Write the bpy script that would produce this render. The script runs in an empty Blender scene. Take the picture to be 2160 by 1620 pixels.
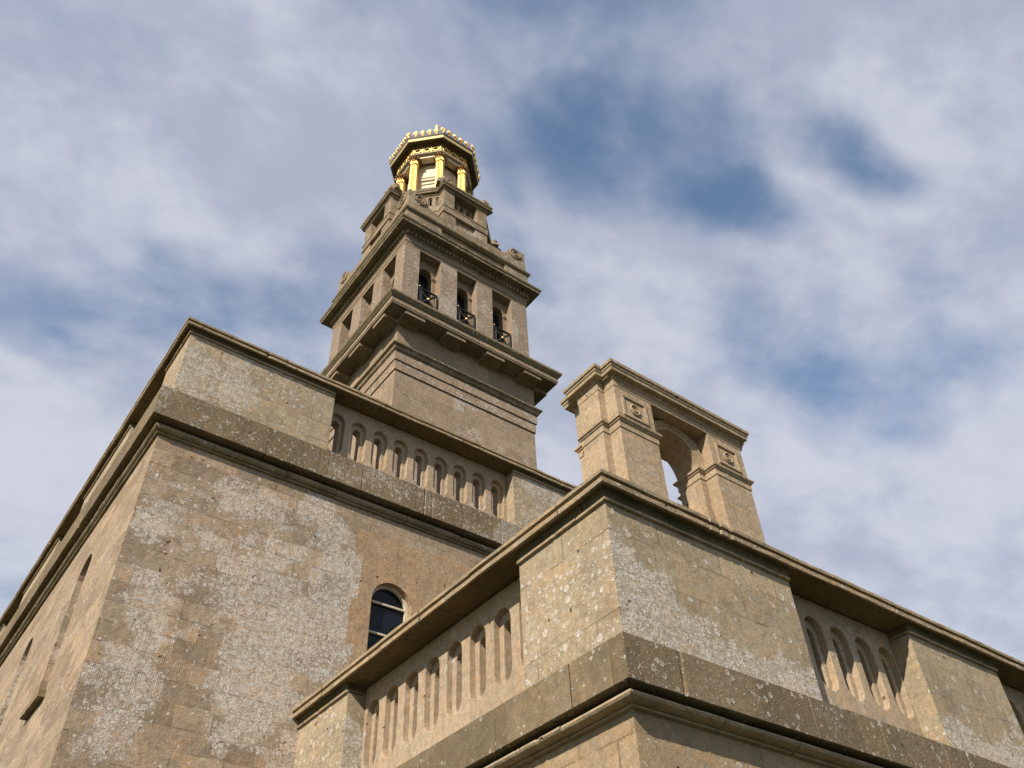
import bpy, bmesh, math, random
from mathutils import Vector, Matrix
random.seed(7)
S = bpy.context.scene
C = S.collection
Z0 = 1.6                       # eye height: geometry below is written relative to the eye, Z0 is added when meshes are made

# ------------------------------------------------------------------ camera
R = ((0.80184558, -0.59653651, -0.03446542),
     (0.39101125, 0.56745192, -0.72464372),
     (0.45183390, 0.56757600, 0.68826129))      # rows: image right, image down, forward
cam = bpy.data.cameras.new('camera')
cam.sensor_width = 36.0
cam.lens = 1811.73 / 2160 * 36.0
cam.clip_start = 0.1
cam.clip_end = 3000
cam_ob = bpy.data.objects.new('camera', cam)
C.objects.link(cam_ob)
m = Matrix.Identity(4)
for i in range(3):
    m[i][0] = R[0][i]; m[i][1] = -R[1][i]; m[i][2] = -R[2][i]
m[2][3] = Z0
cam_ob.matrix_world = m
S.camera = cam_ob

# ------------------------------------------------------------------ exposure, sun, sky
S.view_settings.view_transform = 'Standard'
S.view_settings.look = 'None'
S.view_settings.exposure = 0.5
S.view_settings.gamma = 1.0
S.view_settings.use_curve_mapping = False
TO_SUN = Vector((-1.0, -0.50, 0.80)).normalized()
sun = bpy.data.lights.new('sun', 'SUN')
sun.energy = 4.6
sun.angle = math.radians(0.55)
sun.color = (1.0, 0.88, 0.74)
sun_ob = bpy.data.objects.new('sun', sun)
C.objects.link(sun_ob)
sun_ob.rotation_euler = (-TO_SUN).to_track_quat('-Z', 'Y').to_euler()
sun_ob.location = (-20, -20, 40)


class G:
    """small helper to write node trees"""
    def __init__(self, tree):
        self.t = tree; self.n = tree.nodes; self.l = tree.links
        self.n.clear()

    def node(self, typ, ins=None, **props):
        nd = self.n.new(typ)
        for k, v in props.items():
            setattr(nd, k, v)
        for k, v in (ins or {}).items():
            s = nd.inputs[k]
            if isinstance(v, bpy.types.NodeSocket):
                self.l.new(v, s)
            else:
                s.default_value = v
        return nd

    def math(self, op, a, b=0.0, c=None, clamp=False):
        nd = self.n.new('ShaderNodeMath'); nd.operation = op; nd.use_clamp = clamp
        for i, v in enumerate((a, b) if c is None else (a, b, c)):
            if isinstance(v, bpy.types.NodeSocket): self.l.new(v, nd.inputs[i])
            else: nd.inputs[i].default_value = v
        return nd.outputs[0]

    def ramp(self, v, lo, hi, a=0.0, b=1.0, smooth=True):
        nd = self.n.new('ShaderNodeMapRange')
        nd.interpolation_type = 'SMOOTHSTEP' if smooth else 'LINEAR'
        for k, x in zip((0, 1, 2, 3, 4), (v, lo, hi, a, b)):
            if isinstance(x, bpy.types.NodeSocket): self.l.new(x, nd.inputs[k])
            else: nd.inputs[k].default_value = x
        return nd.outputs[0]

    def mix(self, f, a, b, mode='MIX'):
        nd = self.n.new('ShaderNodeMix'); nd.data_type = 'RGBA'; nd.blend_type = mode
        for k, v in zip((0, 6, 7), (f, a, b)):
            if isinstance(v, bpy.types.NodeSocket): self.l.new(v, nd.inputs[k])
            else: nd.inputs[k].default_value = (v if k == 0 else (*v, 1.0))
        return nd.outputs[2]

    def noise(self, vec, scale, detail=4.0, rough=0.55, dist=0.0, lac=2.0):
        nd = self.node('ShaderNodeTexNoise', {'Vector': vec, 'Scale': scale, 'Detail': detail, 'Roughness': rough, 'Distortion': dist, 'Lacunarity': lac})
        return nd.outputs[0]

    def vmul(self, v, k):
        nd = self.n.new('ShaderNodeVectorMath'); nd.operation = 'MULTIPLY'
        self.l.new(v, nd.inputs[0]); nd.inputs[1].default_value = k
        return nd.outputs[0]

    def vadd(self, v, k):
        nd = self.n.new('ShaderNodeVectorMath'); nd.operation = 'ADD'
        self.l.new(v, nd.inputs[0])
        if isinstance(k, bpy.types.NodeSocket): self.l.new(k, nd.inputs[1])
        else: nd.inputs[1].default_value = k
        return nd.outputs[0]


# world: physical sky plus a thin broken cloud layer (laid out on the sky itself, by direction)
W = bpy.data.worlds.new('World')
S.world = W
W.use_nodes = True
g = G(W.node_tree)
sky = g.node('ShaderNodeTexSky', sky_type='NISHITA')
sky.sun_disc = False
sky.sun_elevation = math.asin(TO_SUN.z)
sky.sun_rotation = math.atan2(TO_SUN.x, TO_SUN.y)
sky.air_density = 1.0; sky.dust_density = 0.4; sky.ozone_density = 1.6
tc = g.node('ShaderNodeTexCoord')
sep = g.node('ShaderNodeSeparateXYZ', {0: tc.outputs['Generated']})
zz = g.math('MAXIMUM', sep.outputs[2], 0.06)
pu = g.math('DIVIDE', sep.outputs[0], zz)
pv = g.math('DIVIDE', sep.outputs[1], zz)
plane = g.node('ShaderNodeCombineXYZ', {0: pu, 1: pv, 2: 0.0}).outputs[0]
warpn = g.node('ShaderNodeTexNoise', {'Vector': plane, 'Scale': 2.2, 'Detail': 2.0})
warp = g.vmul(g.vadd(warpn.outputs[1], (-0.5, -0.5, -0.5)), (0.22, 0.22, 0.0))
warpf = g.node('ShaderNodeTexNoise', {'Vector': plane, 'Scale': 8.0, 'Detail': 3.0})
warp2 = g.vmul(g.vadd(warpf.outputs[1], (-0.5, -0.5, -0.5)), (0.05, 0.05, 0.0))
pw = g.vadd(g.vadd(plane, warp), warp2)
# clear patches: (centre u, v, half-length, half-width, angle, weight)
HOLES = [(0.515, 0.365, 0.17, 0.075, -0.35, 0.85), (0.65, 0.345, 0.14, 0.055, -0.2, 1.05), (0.795, 0.188, 0.12, 0.035, -0.2, 1.1), (0.18, 0.95, 0.30, 0.11, -0.45, 0.95), (0.02, 1.12, 0.14, 0.09, -0.3, 0.6),
         (0.128, 0.565, 0.04, 0.025, 0.3, 0.4), (1.17, 0.50, 0.24, 0.13, -0.1, 1.15), (-0.08, 0.56, 0.06, 0.035, 0.0, 0.5),
         (0.49, 0.225, 0.10, 0.04, -0.2, 0.2), (0.10, 1.9, 0.35, 0.16, 0.2, 0.7), (0.76, 0.08, 0.10, 0.06, 0.0, 0.5), (0.36, 0.47, 0.08, 0.06, 0.0, 0.5), (0.45, 0.62, 0.10, 0.05, -0.4, 0.35)]
hole = None
for (cu, cv, a, b, th, wgt) in HOLES:
    mp = g.node('ShaderNodeMapping', {'Vector': pw, 'Location': (cu, cv, 0), 'Rotation': (0, 0, th), 'Scale': (a, b, 1)}, vector_type='TEXTURE')
    ln = g.node('ShaderNodeVectorMath', {0: mp.outputs[0]}, operation='LENGTH').outputs['Value']
    h = g.math('MULTIPLY', g.ramp(ln, 0.0, 1.9, 1.0, 0.0), wgt)
    hole = h if hole is None else g.math('MAXIMUM', hole, h)
z2_ = g.math('ADD', g.math('MAXIMUM', sep.outputs[2], 0.0), 0.32)
plane2 = g.node('ShaderNodeCombineXYZ', {0: g.math('DIVIDE', sep.outputs[0], z2_), 1: g.math('DIVIDE', sep.outputs[1], z2_), 2: 0.0}).outputs[0]
streak = g.node('ShaderNodeMapping', {'Vector': g.vadd(plane2, g.vmul(warp, (0.3, 0.3, 0))), 'Location': (5.3, 2.1, 0.0), 'Rotation': (0, 0, 0.5), 'Scale': (1.35, 1.7, 1.0)}).outputs[0]
n1 = g.noise(streak, 2.3, 5.0, 0.48)
n2 = g.noise(streak, 8.0, 5.0, 0.55)
dens = g.math('ADD', g.math('MULTIPLY', n1, 0.64), g.math('MULTIPLY', n2, 0.36))
dens = g.math('SUBTRACT', dens, g.math('MULTIPLY', hole, 0.225))
# the cloud sheet thins overhead and is cleared on the unseen sun side to cut fill light
dens = g.math('SUBTRACT', dens, g.ramp(sep.outputs[2], 0.42, 0.95, -0.11, 0.03))
sd = g.node('ShaderNodeVectorMath', {0: tc.outputs['Generated'], 1: tuple(TO_SUN)}, operation='DOT_PRODUCT').outputs['Value']
dens = g.math('SUBTRACT', dens, g.ramp(sd, 0.52, 0.85, 0.0, 0.40))
cover = g.ramp(dens, 0.20, 0.57)
bright = g.noise(streak, 3.0, 5.0, 0.5)
bright2 = g.noise(streak, 12.0, 5.0, 0.55)
bright = g.math('ADD', g.math('MULTIPLY', bright, 0.78), g.math('MULTIPLY', bright2, 0.22))
bright = g.math('SUBTRACT', bright, g.ramp(sep.outputs[2], 0.55, 0.95, -0.03, 0.07))
ccol = g.mix(g.ramp(bright, 0.34, 0.64), (3.45, 3.75, 4.7), (5.1, 5.22, 5.9))
skyc = g.mix(1.0, sky.outputs[0], g.mix(g.ramp(sd, 0.45, 0.8), (1.5, 1.5, 1.42), (0.85, 0.83, 0.75)), 'MULTIPLY')  # unseen sky round the sun dimmed to weaken fill on the stone
final = g.mix(g.math('MULTIPLY', cover, 0.93), skyc, ccol)
bg = g.node('ShaderNodeBackground', {'Color': final, 'Strength': 0.09})
g.node('ShaderNodeOutputWorld', {'Surface': bg.outputs[0]})


# ------------------------------------------------------------------ materials
def new_mat(name):
    mt = bpy.data.materials.new(name); mt.use_nodes = True
    return mt, G(mt.node_tree)


def finish(g, col, rough=0.9, height=None, dist=0.02, strength=0.7, metallic=0.0, spec=0.25, bevel=0.0):
    bs = g.node('ShaderNodeBsdfPrincipled', {'Base Color': col if isinstance(col, bpy.types.NodeSocket) else (*col, 1), 'Roughness': rough, 'Metallic': metallic, 'Specular IOR Level': spec})
    if height is not None:
        bp = g.node('ShaderNodeBump', {'Height': height, 'Distance': dist, 'Strength': strength})
        if bevel:
            bv = g.node('ShaderNodeBevel', {'Radius': bevel}, samples=3)
            g.l.new(bv.outputs[0], bp.inputs['Normal'])
        g.l.new(bp.outputs[0], bs.inputs['Normal'])
    g.node('ShaderNodeOutputMaterial', {'Surface': bs.outputs[0]})
    return bs


def lichen_layer(g, pos, scale, dens, off, rmin=0.16, rmax=0.46):
    """round crusts: returns (mask, rim)"""
    wob = g.node('ShaderNodeTexNoise', {'Vector': pos, 'Scale': scale * 1.6, 'Detail': 2.0})
    p = g.vadd(g.vadd(pos, off), g.vmul(g.vadd(wob.outputs[1], (-.5, -.5, -.5)), (0.35 / scale,) * 3))
    vo = g.node('ShaderNodeTexVoronoi', {'Vector': p, 'Scale': scale, 'Randomness': 1.0}, feature='F1')
    rnd = g.node('ShaderNodeSeparateColor', {0: vo.outputs['Color']})
    rad = g.ramp(rnd.outputs[0], 0.0, 1.0, rmin, rmax, False)
    on = g.math('LESS_THAN', rnd.outputs[1], dens)
    rel = g.math('DIVIDE', vo.outputs['Distance'], rad)
    mask = g.math('MULTIPLY', g.ramp(rel, 1.0, 0.84), on)
    rim = g.math('MULTIPLY', g.ramp(rel, 0.45, 0.85), mask)
    return mask, rim


def stone(name, c1, c2, course=(0.86, 0.31), joints=0.6, lichen=0.3, lichen_white=(0.50, 0.475, 0.43), spots=0.12, algae=0.0, algae_col=(0.075, 0.075, 0.035),
          yellow=0.05, dark=0.25, rough_amp=1.0, blockvar=0.18, patch=None, lscale=1.0, streaks=0.25, tooled=0.4, zoff=0.0, bevel=0.008, blocky=0.17, bias=None):
    mt, g = new_mat(name)
    geo = g.node('ShaderNodeNewGeometry')
    pos = geo.outputs['Position']
    sp = g.node('ShaderNodeSeparateXYZ', {0: pos})
    u = g.math('ADD', sp.outputs[0], sp.outputs[1])
    jw = g.noise(pos, 1.7, 3.0)
    v = g.math('ADD', g.math('ADD', sp.outputs[2], zoff), g.math('MULTIPLY', g.math('SUBTRACT', jw, 0.5), 0.03))
    uv = g.node('ShaderNodeCombineXYZ', {0: u, 1: v, 2: 0.0}).outputs[0]
    bk = g.node('ShaderNodeTexBrick', {'Vector': uv, 'Scale': 1.0, 'Color1': (0, 0, 0, 1), 'Color2': (1, 1, 1, 1), 'Mortar': (0.5, 0.5, 0.5, 1), 'Mortar Size': 0.009, 'Mortar Smooth': 0.25,
                                       'Bias': 0.0, 'Brick Width': course[0], 'Row Height': course[1]}, offset=0.43, squash=0.72, squash_frequency=3)
    br = g.node('ShaderNodeSeparateColor', {0: bk.outputs[0]}).outputs[0]
    wn = g.node('ShaderNodeTexWhiteNoise', {'W': g.math('MULTIPLY', br, 371.3)}, noise_dimensions='1D')
    br2 = wn.outputs[0]
    jn = g.ramp(g.noise(pos, 2.2, 3.0), 0.40, 0.62)
    mortar = g.math('MULTIPLY', g.math('MULTIPLY', bk.outputs[1], jn), joints)
    if patch:                       # renewed stone has neither crust nor old joints
        keep, ren = patch(g, sp)
        mortar = g.math('MULTIPLY', mortar, g.math('SUBTRACT', 1.0, ren))
    big = g.noise(pos, 0.9, 5.0, 0.6)
    mid = g.noise(pos, 6.0, 6.0, 0.65)
    fine = g.noise(pos, 55.0, 3.0, 0.7)
    f = g.ramp(g.math('ADD', g.math('MULTIPLY', big, 0.5), g.math('MULTIPLY', mid, 0.5)), 0.33, 0.67)
    col = g.mix(f, tuple((c1[0] * 0.97, c1[1] * 0.985, c1[2] * 1.05)), tuple((c2[0] * 0.97, c2[1] * 0.985, c2[2] * 1.06)))
    hue = g.noise(g.vadd(pos, (51.0, 2.0, 13.0)), 3.1, 5.0, 0.65)
    col = g.mix(g.ramp(hue, 0.34, 0.66, 0.0, 0.75), col, g.mix(g.ramp(mid, 0.4, 0.6), tuple((c1[0] * 0.80, c1[1] * 0.86, c1[2] * 1.0)), tuple((c1[0] * 1.07, c1[1] * 0.955, c1[2] * 0.90))))
    tint = g.ramp(br, 0.0, 1.0, 1.0 - blockvar, 1.0 + blockvar * 0.7, False)
    warmth = g.mix(g.math('MULTIPLY', br2, 0.55 * min(1, blockvar * 5)), (1, 1, 1), (1.08, 0.975, 0.87))
    col = g.mix(1.0, col, warmth, 'MULTIPLY')
    if patch:
        tint = g.math('ADD', g.math('MULTIPLY', tint, g.math('SUBTRACT', 1.0, g.math('MULTIPLY', ren, 0.9))), g.math('MULTIPLY', ren, 0.9))
    shade = g.math('MULTIPLY', tint, g.math('MULTIPLY', g.ramp(fine, 0.25, 0.75, 0.80, 1.16, False), g.ramp(g.noise(g.vadd(pos, (5.0, 5.0, 41.0)), 14.0, 5.0, 0.7), 0.3, 0.7, 0.80, 1.14)))
    if patch:
        col = g.mix(ren, col, g.mix(1.0, col, (1.05, 0.97, 0.87), 'MULTIPLY'))
    cs = g.node('ShaderNodeCombineColor', {0: shade, 1: shade, 2: shade}).outputs[0]
    col = g.mix(1.0, col, cs, 'MULTIPLY')
    # rain streaks and sooty blotches
    if streaks:
        st = g.noise(g.vmul(pos, (5.0, 5.0, 0.35)), 1.0, 4.0, 0.6)
        col = g.mix(g.math('MULTIPLY', g.ramp(st, 0.48, 0.72), streaks), col, tuple(x * 0.50 for x in c1))
    if dark:
        db = g.noise(g.vadd(pos, (31.0, 7.0, 3.0)), 2.3, 7.0, 0.7)
        col = g.mix(g.math('MULTIPLY', g.ramp(db, 0.50, 0.68), dark), col, (0.105, 0.09, 0.06))
    if algae:
        al = g.noise(g.vadd(pos, (3.0, 17.0, 9.0)), 2.0, 7.0, 0.72)
        col = g.mix(g.math('MULTIPLY', g.ramp(al, 0.36, 0.64), algae), col, algae_col)
    h = g.math('ADD', g.math('MULTIPLY', mid, 0.35 * rough_amp), g.math('MULTIPLY', fine, 0.16 * rough_amp))
    if tooled:
        tl = g.node('ShaderNodeTexWave', {'Vector': g.node('ShaderNodeCombineXYZ', {0: u, 1: g.math('MULTIPLY', v, 0.04), 2: 0.0}).outputs[0], 'Scale': 12.0, 'Distortion': 9.0, 'Detail': 3.0, 'Detail Scale': 2.0}).outputs[1]
        h = g.math('ADD', h, g.math('MULTIPLY', g.math('MULTIPLY', tl, g.ramp(br2, 0.3, 0.8)), 0.10 * tooled))
    # small pits and lost corners
    pit = g.node('ShaderNodeTexVoronoi', {'Vector': g.vadd(pos, g.vmul(warp_of(g, pos, 9.0), (0.12,) * 3)), 'Scale': 6.5}, feature='F1')
    pr = g.node('ShaderNodeSeparateColor', {0: pit.outputs[1]})
    pm = g.math('MULTIPLY', g.ramp(pit.outputs[0], 0.17, 0.09), g.math('LESS_THAN', pr.outputs[0], 0.09 * rough_amp))
    col = g.mix(g.math('MULTIPLY', pm, 0.75), col, (0.07, 0.055, 0.035))
    col = g.mix(g.math('MULTIPLY', mortar, 0.62), col, (0.09, 0.072, 0.045))
    h = g.math('SUBTRACT', h, g.math('MULTIPLY', pm, 0.9))
    h = g.math('SUBTRACT', h, g.math('MULTIPLY', mortar, 0.45))
    h = g.math('ADD', h, g.math('MULTIPLY', br, 0.12 * joints))
    if lichen:
        lm = g.noise(g.vadd(pos, (11.0, 5.0, 2.0)), 0.8, 5.0, 0.62)
        lm = g.math('ADD', lm, g.math('MULTIPLY', g.math('SUBTRACT', br2, 0.5), blocky))
        if bias:
            lm = g.math('ADD', lm, bias(g, sp))
            lm = g.math('ADD', lm, g.math('MULTIPLY', g.math('SUBTRACT', g.noise(g.vadd(pos, (2.0, 33.0, 6.0)), 2.6, 5.0, 0.65), 0.5), 0.34))
        d = g.ramp(lm, 0.575 - 0.21 * lichen, 0.74 - 0.21 * lichen, spots, min(1.0, 0.45 + lichen))
        ny = g.node('ShaderNodeSeparateXYZ', {0: geo.outputs['True Normal']}).outputs[1]
        d = g.math('MULTIPLY', d, g.ramp(ny, -0.75, -0.3, 1.0, 0.22))
        if patch:
            d = g.math('MULTIPLY', d, keep)
        a1, r1 = lichen_layer(g, pos, 8.0 * lscale, g.math('MULTIPLY', d, 0.9), (0, 0, 0), 0.2, 0.5)
        a2, r2 = lichen_layer(g, pos, 13.5 * lscale, d, (4.3, 1.7, 8.1), 0.2, 0.55)
        a3, r3 = lichen_layer(g, pos, 24.0 * lscale, g.math('MULTIPLY', d, 0.9), (1.3, 9.7, 2.2), 0.2, 0.55)
        a4, r4 = lichen_layer(g, pos, 10.5 * lscale, g.math('SUBTRACT', d, 0.25), (6.3, 2.7, 12.2), 0.25, 0.6)
        a1 = g.math('MAXIMUM', a1, a4); r1 = g.math('MAXIMUM', r1, r4)
        a = g.math('MAXIMUM', a1, g.math('MAXIMUM', a2, a3))
        rim = g.math('MAXIMUM', r1, g.math('MAXIMUM', r2, r3))
        wear = g.ramp(g.noise(pos, 30.0, 4.0, 0.7), 0.36, 0.58, 0.35, 1.0)
        am = g.math('MULTIPLY', g.math('MULTIPLY', a, wear), g.math('ADD', g.math('MULTIPLY', rim, 0.42), 0.55))
        wash = g.math('MULTIPLY', g.ramp(d, 0.25, 0.95), g.ramp(g.noise(pos, 17.0, 6.0, 0.75), 0.38, 0.62, 0.0, 0.42))
        am = g.math('MAXIMUM', am, wash)
        col = g.mix(am, col, lichen_white)
        h = g.math('ADD', h, g.math('MULTIPLY', am, 0.12))
    if yellow:
        ym = g.ramp(g.noise(g.vadd(pos, (7.0, 21.0, 4.0)), 1.4, 4.0, 0.6), 0.50, 0.70, 0.0, yellow)
        y1, _ = lichen_layer(g, pos, 24.0 * lscale, ym, (8.8, 3.1, 5.5), 0.12, 0.5)
        col = g.mix(g.math('MULTIPLY', y1, 0.75), col, (0.36, 0.22, 0.05))
    finish(g, col, 0.92, h, 0.045, 0.85, spec=0.12, bevel=bevel)
    return mt


def warp_of(g, pos, scale):
    nd = g.node('ShaderNodeTexNoise', {'Vector': pos, 'Scale': scale, 'Detail': 2.0})
    return g.vadd(nd.outputs[1], (-.5, -.5, -.5))


def renewed_patch(g, sp):
    """crust kept (1) or absent (0), and how far the stone is renewed: the smooth block round the front window"""
    x, z = sp.outputs[0], sp.outputs[2]
    nz = g.math('MULTIPLY', g.math('SUBTRACT', g.noise(g.node('ShaderNodeCombineXYZ', {0: x, 1: 0.0, 2: z}).outputs[0], 4.0, 3.0), 0.5), 0.10)
    edge = g.math('ADD', 5.70, g.math('MULTIPLY', g.math('GREATER_THAN', g.math('FRACT', g.math('MULTIPLY', z, 0.613)), 0.5), 0.14))
    left = g.ramp(g.math('ADD', x, nz), g.math('SUBTRACT', edge, 0.02), g.math('ADD', edge, 0.02), 1.0, 0.0)
    ren = g.math('MULTIPLY', g.math('SUBTRACT', 1.0, left), g.ramp(z, 10.33, 10.35, 1.0, 0.0))
    return left, ren


def blobs(g, x, z, items):
    tot = None
    for cx, cz, rx, rz, w in items:
        a = g.math('DIVIDE', g.math('SUBTRACT', x, cx), rx); b = g.math('DIVIDE', g.math('SUBTRACT', z, cz), rz)
        r2 = g.math('SQRT', g.math('ADD', g.math('MULTIPLY', a, a), g.math('MULTIPLY', b, b)))
        q = g.math('MULTIPLY', g.ramp(r2, 0.35, 1.35, 1.0, 0.0), w)
        tot = q if tot is None else g.math('MAXIMUM', tot, q)
    return tot


def wall_bias(g, sp):
    """the crust lies thickest in one broad patch left of the window"""
    f = blobs(g, sp.outputs[0], sp.outputs[2], [(4.5, 8.6, 1.45, 1.55, 1.0), (5.35, 8.9, 0.7, 1.3, 1.25), (2.7, 8.9, 0.8, 1.3, 0.72), (2.5, 6.3, 0.7, 0.8, 0.75), (3.6, 9.9, 1.3, 0.5, 0.6), (4.6, 6.7, 1.1, 0.9, 0.85)])
    return g.math('SUBTRACT', g.math('MULTIPLY', f, 0.24), 0.16)


def wing_die_bias(g, sp):
    """thick along the foot of the parapet and up its near corner, thin above"""
    x, z = sp.outputs[0], sp.outputs[2]
    line = g.math('ADD', 5.50, g.math('MULTIPLY', g.ramp(x, 5.1, 6.3, 0.85, 0.0, False), 1.0))
    return g.ramp(g.math('SUBTRACT', z, line), -0.25, 0.35, 0.15, -0.17)


OCHRE1, OCHRE2 = (0.40, 0.31, 0.195), (0.30, 0.235, 0.15)
M = {}
M['wall'] = stone('old_ashlar_with_lichen', (0.395, 0.312, 0.21), (0.30, 0.245, 0.172), course=(0.72, 0.30), lichen=1.0, lichen_white=(0.585, 0.565, 0.53), spots=0.06, joints=0.6, blockvar=0.24, dark=0.32, rough_amp=1.3, patch=renewed_patch, bias=wall_bias, tooled=0.6, yellow=0.02, lscale=1.2)
M['wing_wall'] = stone('ashlar_wing', (0.40, 0.31, 0.19), (0.32, 0.245, 0.15), lichen=0.42, spots=0.03, joints=0.8, blockvar=0.2, dark=0.15, yellow=0.02)
M['die'] = stone('parapet_ashlar', (0.395, 0.328, 0.215), (0.32, 0.268, 0.178), course=(1.25, 0.43), lichen=0.66, spots=0.07, joints=0.6, blockvar=0.12, dark=0.34, rough_amp=1.1, yellow=0.10, tooled=0.2, zoff=0.13, lscale=1.3, blocky=0.07, lichen_white=(0.54, 0.52, 0.48))
M['wing_die'] = stone('wing_parapet_ashlar', (0.395, 0.328, 0.215), (0.32, 0.268, 0.178), course=(1.25, 0.43), lichen=0.8, spots=0.07, joints=0.6, blockvar=0.12, dark=0.34, rough_amp=1.1, yellow=0.10, tooled=0.2, zoff=0.13, lscale=1.3, blocky=0.04, bias=wing_die_bias, lichen_white=(0.585, 0.565, 0.53))
M['panel'] = stone('balustrade_stone', (0.42, 0.335, 0.225), (0.36, 0.285, 0.185), course=(2.0, 2.0), lichen=0.22, spots=0.02, joints=0.0, blockvar=0.05, dark=0.10, rough_amp=0.6, yellow=0.02, tooled=0.0)
M['band'] = stone('weathered_band', (0.235, 0.185, 0.115), (0.17, 0.138, 0.085), course=(1.5, 1.7), lichen=0.34, spots=0.16, joints=0.6, algae=0.5, algae_col=(0.125, 0.103, 0.058), yellow=0.85, dark=0.45, lscale=1.8, tooled=0.2)
M['mould'] = stone('algae_moulding', (0.30, 0.245, 0.15), (0.22, 0.18, 0.11), course=(1.3, 3.0), lichen=0.05, spots=0.03, joints=0.4, algae=0.55, algae_col=(0.13, 0.115, 0.055), yellow=0.12, dark=0.4, tooled=0.0)
M['wing_mould'] = stone('pale_moulding', (0.42, 0.34, 0.225), (0.33, 0.265, 0.17), course=(1.3, 3.0), lichen=0.05, spots=0.03, joints=0.4, algae=0.28, algae_col=(0.15, 0.13, 0.065), yellow=0.12, dark=0.25, tooled=0.0)
M['soffit'] = stone('brown_stained_shaded_soffit', (0.22, 0.165, 0.085), (0.14, 0.108, 0.058), course=(1.2, 3.0), lichen=0.0, joints=0.5, algae=0.35, algae_col=(0.07, 0.06, 0.025), yellow=0.05, dark=0.5, tooled=0.0)  # brown stain, darkened further to paint in the shade under the cornice
M['bed'] = stone('green_stained_shaded_moulding', (0.20, 0.165, 0.10), (0.13, 0.11, 0.065), course=(1.3, 3.0), lichen=0.0, joints=0.3, algae=0.75, algae_col=(0.065, 0.065, 0.028), yellow=0.05, dark=0.5, tooled=0.0)  # green algae colour, with the shade of the hollow painted in too
M['cornice'] = stone('cornice_stone', (0.42, 0.335, 0.215), (0.33, 0.265, 0.165), course=(1.2, 3.0), lichen=0.1, spots=0.06, joints=0.5, algae=0.22, algae_col=(0.15, 0.135, 0.06), yellow=0.30, dark=0.25, tooled=0.0)
M['tower'] = stone('tower_ashlar', (0.355, 0.275, 0.185), (0.29, 0.228, 0.155), course=(1.1, 0.36), lichen=0.30, spots=0.16, joints=0.6, blockvar=0.10, dark=0.38, yellow=0.02, lscale=0.8, tooled=0.1, rough_amp=0.8)
M['pier'] = stone('belvedere_pier_stone', (0.31, 0.245, 0.17), (0.26, 0.205, 0.145), course=(3.0, 3.0), lichen=0.35, spots=0.22, joints=0.0, blockvar=0.05, dark=0.38, yellow=0.02, lscale=0.95, tooled=0.0)
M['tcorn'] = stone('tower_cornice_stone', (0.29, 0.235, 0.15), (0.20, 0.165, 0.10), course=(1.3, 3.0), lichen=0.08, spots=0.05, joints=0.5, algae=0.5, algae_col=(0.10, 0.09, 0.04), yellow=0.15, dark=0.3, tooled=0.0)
M['tfrieze'] = stone('tower_frieze_stone', (0.34, 0.275, 0.19), (0.26, 0.21, 0.14), course=(1.6, 3.0), lichen=0.0, joints=0.3, algae=0.25, algae_col=(0.19, 0.16, 0.085), yellow=0.03, dark=0.12, tooled=0.0)
M['arch'] = stone('arch_ashlar', (0.43, 0.335, 0.215), (0.34, 0.27, 0.175), course=(0.7, 0.36), lichen=0.12, spots=0.05, joints=0.35, blockvar=0.10, dark=0.15, yellow=0.03, tooled=0.0, rough_amp=0.8)
M['upper'] = stone('upper_stage_stone', (0.33, 0.265, 0.175), (0.25, 0.20, 0.13), course=(1.2, 0.5), lichen=0.25, spots=0.12, joints=0.35, algae=0.25, dark=0.38, yellow=0.05, lscale=0.8, tooled=0.0)


def simple(name, col, rough, metallic=0.0, spec=0.5, bump=0.0, var=0.0, scale=12.0):
    mt, g = new_mat(name)
    pos = g.node('ShaderNodeNewGeometry').outputs['Position']
    n = g.noise(pos, scale, 5.0, 0.6)
    c = g.mix(g.ramp(n, 0.35, 0.65), tuple(x * (1 - var) for x in col), tuple(min(1, x * (1 + var)) for x in col))
    finish(g, c, rough, n if bump else None, 0.02, bump, metallic, spec)
    return mt


M['gold'] = simple('gilding', (0.78, 0.54, 0.20), 0.52, 1.0, 0.5, 0.10, 0.12, 9.0)
M['gold_shade'] = simple('shaded_brown_gilding', (0.20, 0.11, 0.035), 0.5, 0.7, 0.5, 0.12, 0.25, 14.0)  # gold-brown of the frieze; on the leaf crowns the dark tone paints shade
M['paint'] = simple('cream_paint', (0.66, 0.58, 0.42), 0.55, 0.0, 0.4, 0.0, 0.06)
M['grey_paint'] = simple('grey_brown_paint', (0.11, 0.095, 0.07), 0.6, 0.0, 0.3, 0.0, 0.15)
M['gilt_paint'] = simple('worn_gilt_paint', (0.50, 0.40, 0.19), 0.5, 0.25, 0.4, 0.0, 0.15)
M['stone_paint'] = simple('buff_paint', (0.34, 0.28, 0.20), 0.6, 0.0, 0.3, 0.0, 0.12)
M['lead'] = simple('lead_sheet', (0.07, 0.072, 0.08), 0.5, 0.3, 0.4, 0.1, 0.2, 4.0)
M['iron'] = simple('black_iron', (0.018, 0.017, 0.018), 0.5, 0.0, 0.3, 0.1, 0.2)
M['glass'] = simple('dark_window_glass', (0.008, 0.012, 0.018), 0.12, 0.0, 0.18, 0.05, 0.3, 2.0)
M['frame'] = simple('white_painted_frame', (0.55, 0.50, 0.38), 0.6, 0.0, 0.3, 0.1, 0.12, 20.0)
M['dark_room'] = simple('unlit_plaster', (0.10, 0.09, 0.07), 0.9, 0.0, 0.1)
mt, g = new_mat('grass_and_gravel')
pos = g.node('ShaderNodeNewGeometry').outputs['Position']
n = g.noise(pos, 0.3, 8.0, 0.65)
finish(g, g.mix(g.ramp(n, 0.4, 0.6), (0.02, 0.032, 0.010), (0.045, 0.05, 0.022)), 0.95, g.noise(pos, 20.0, 4.0), 0.03, 0.6)
M['ground'] = mt


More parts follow.
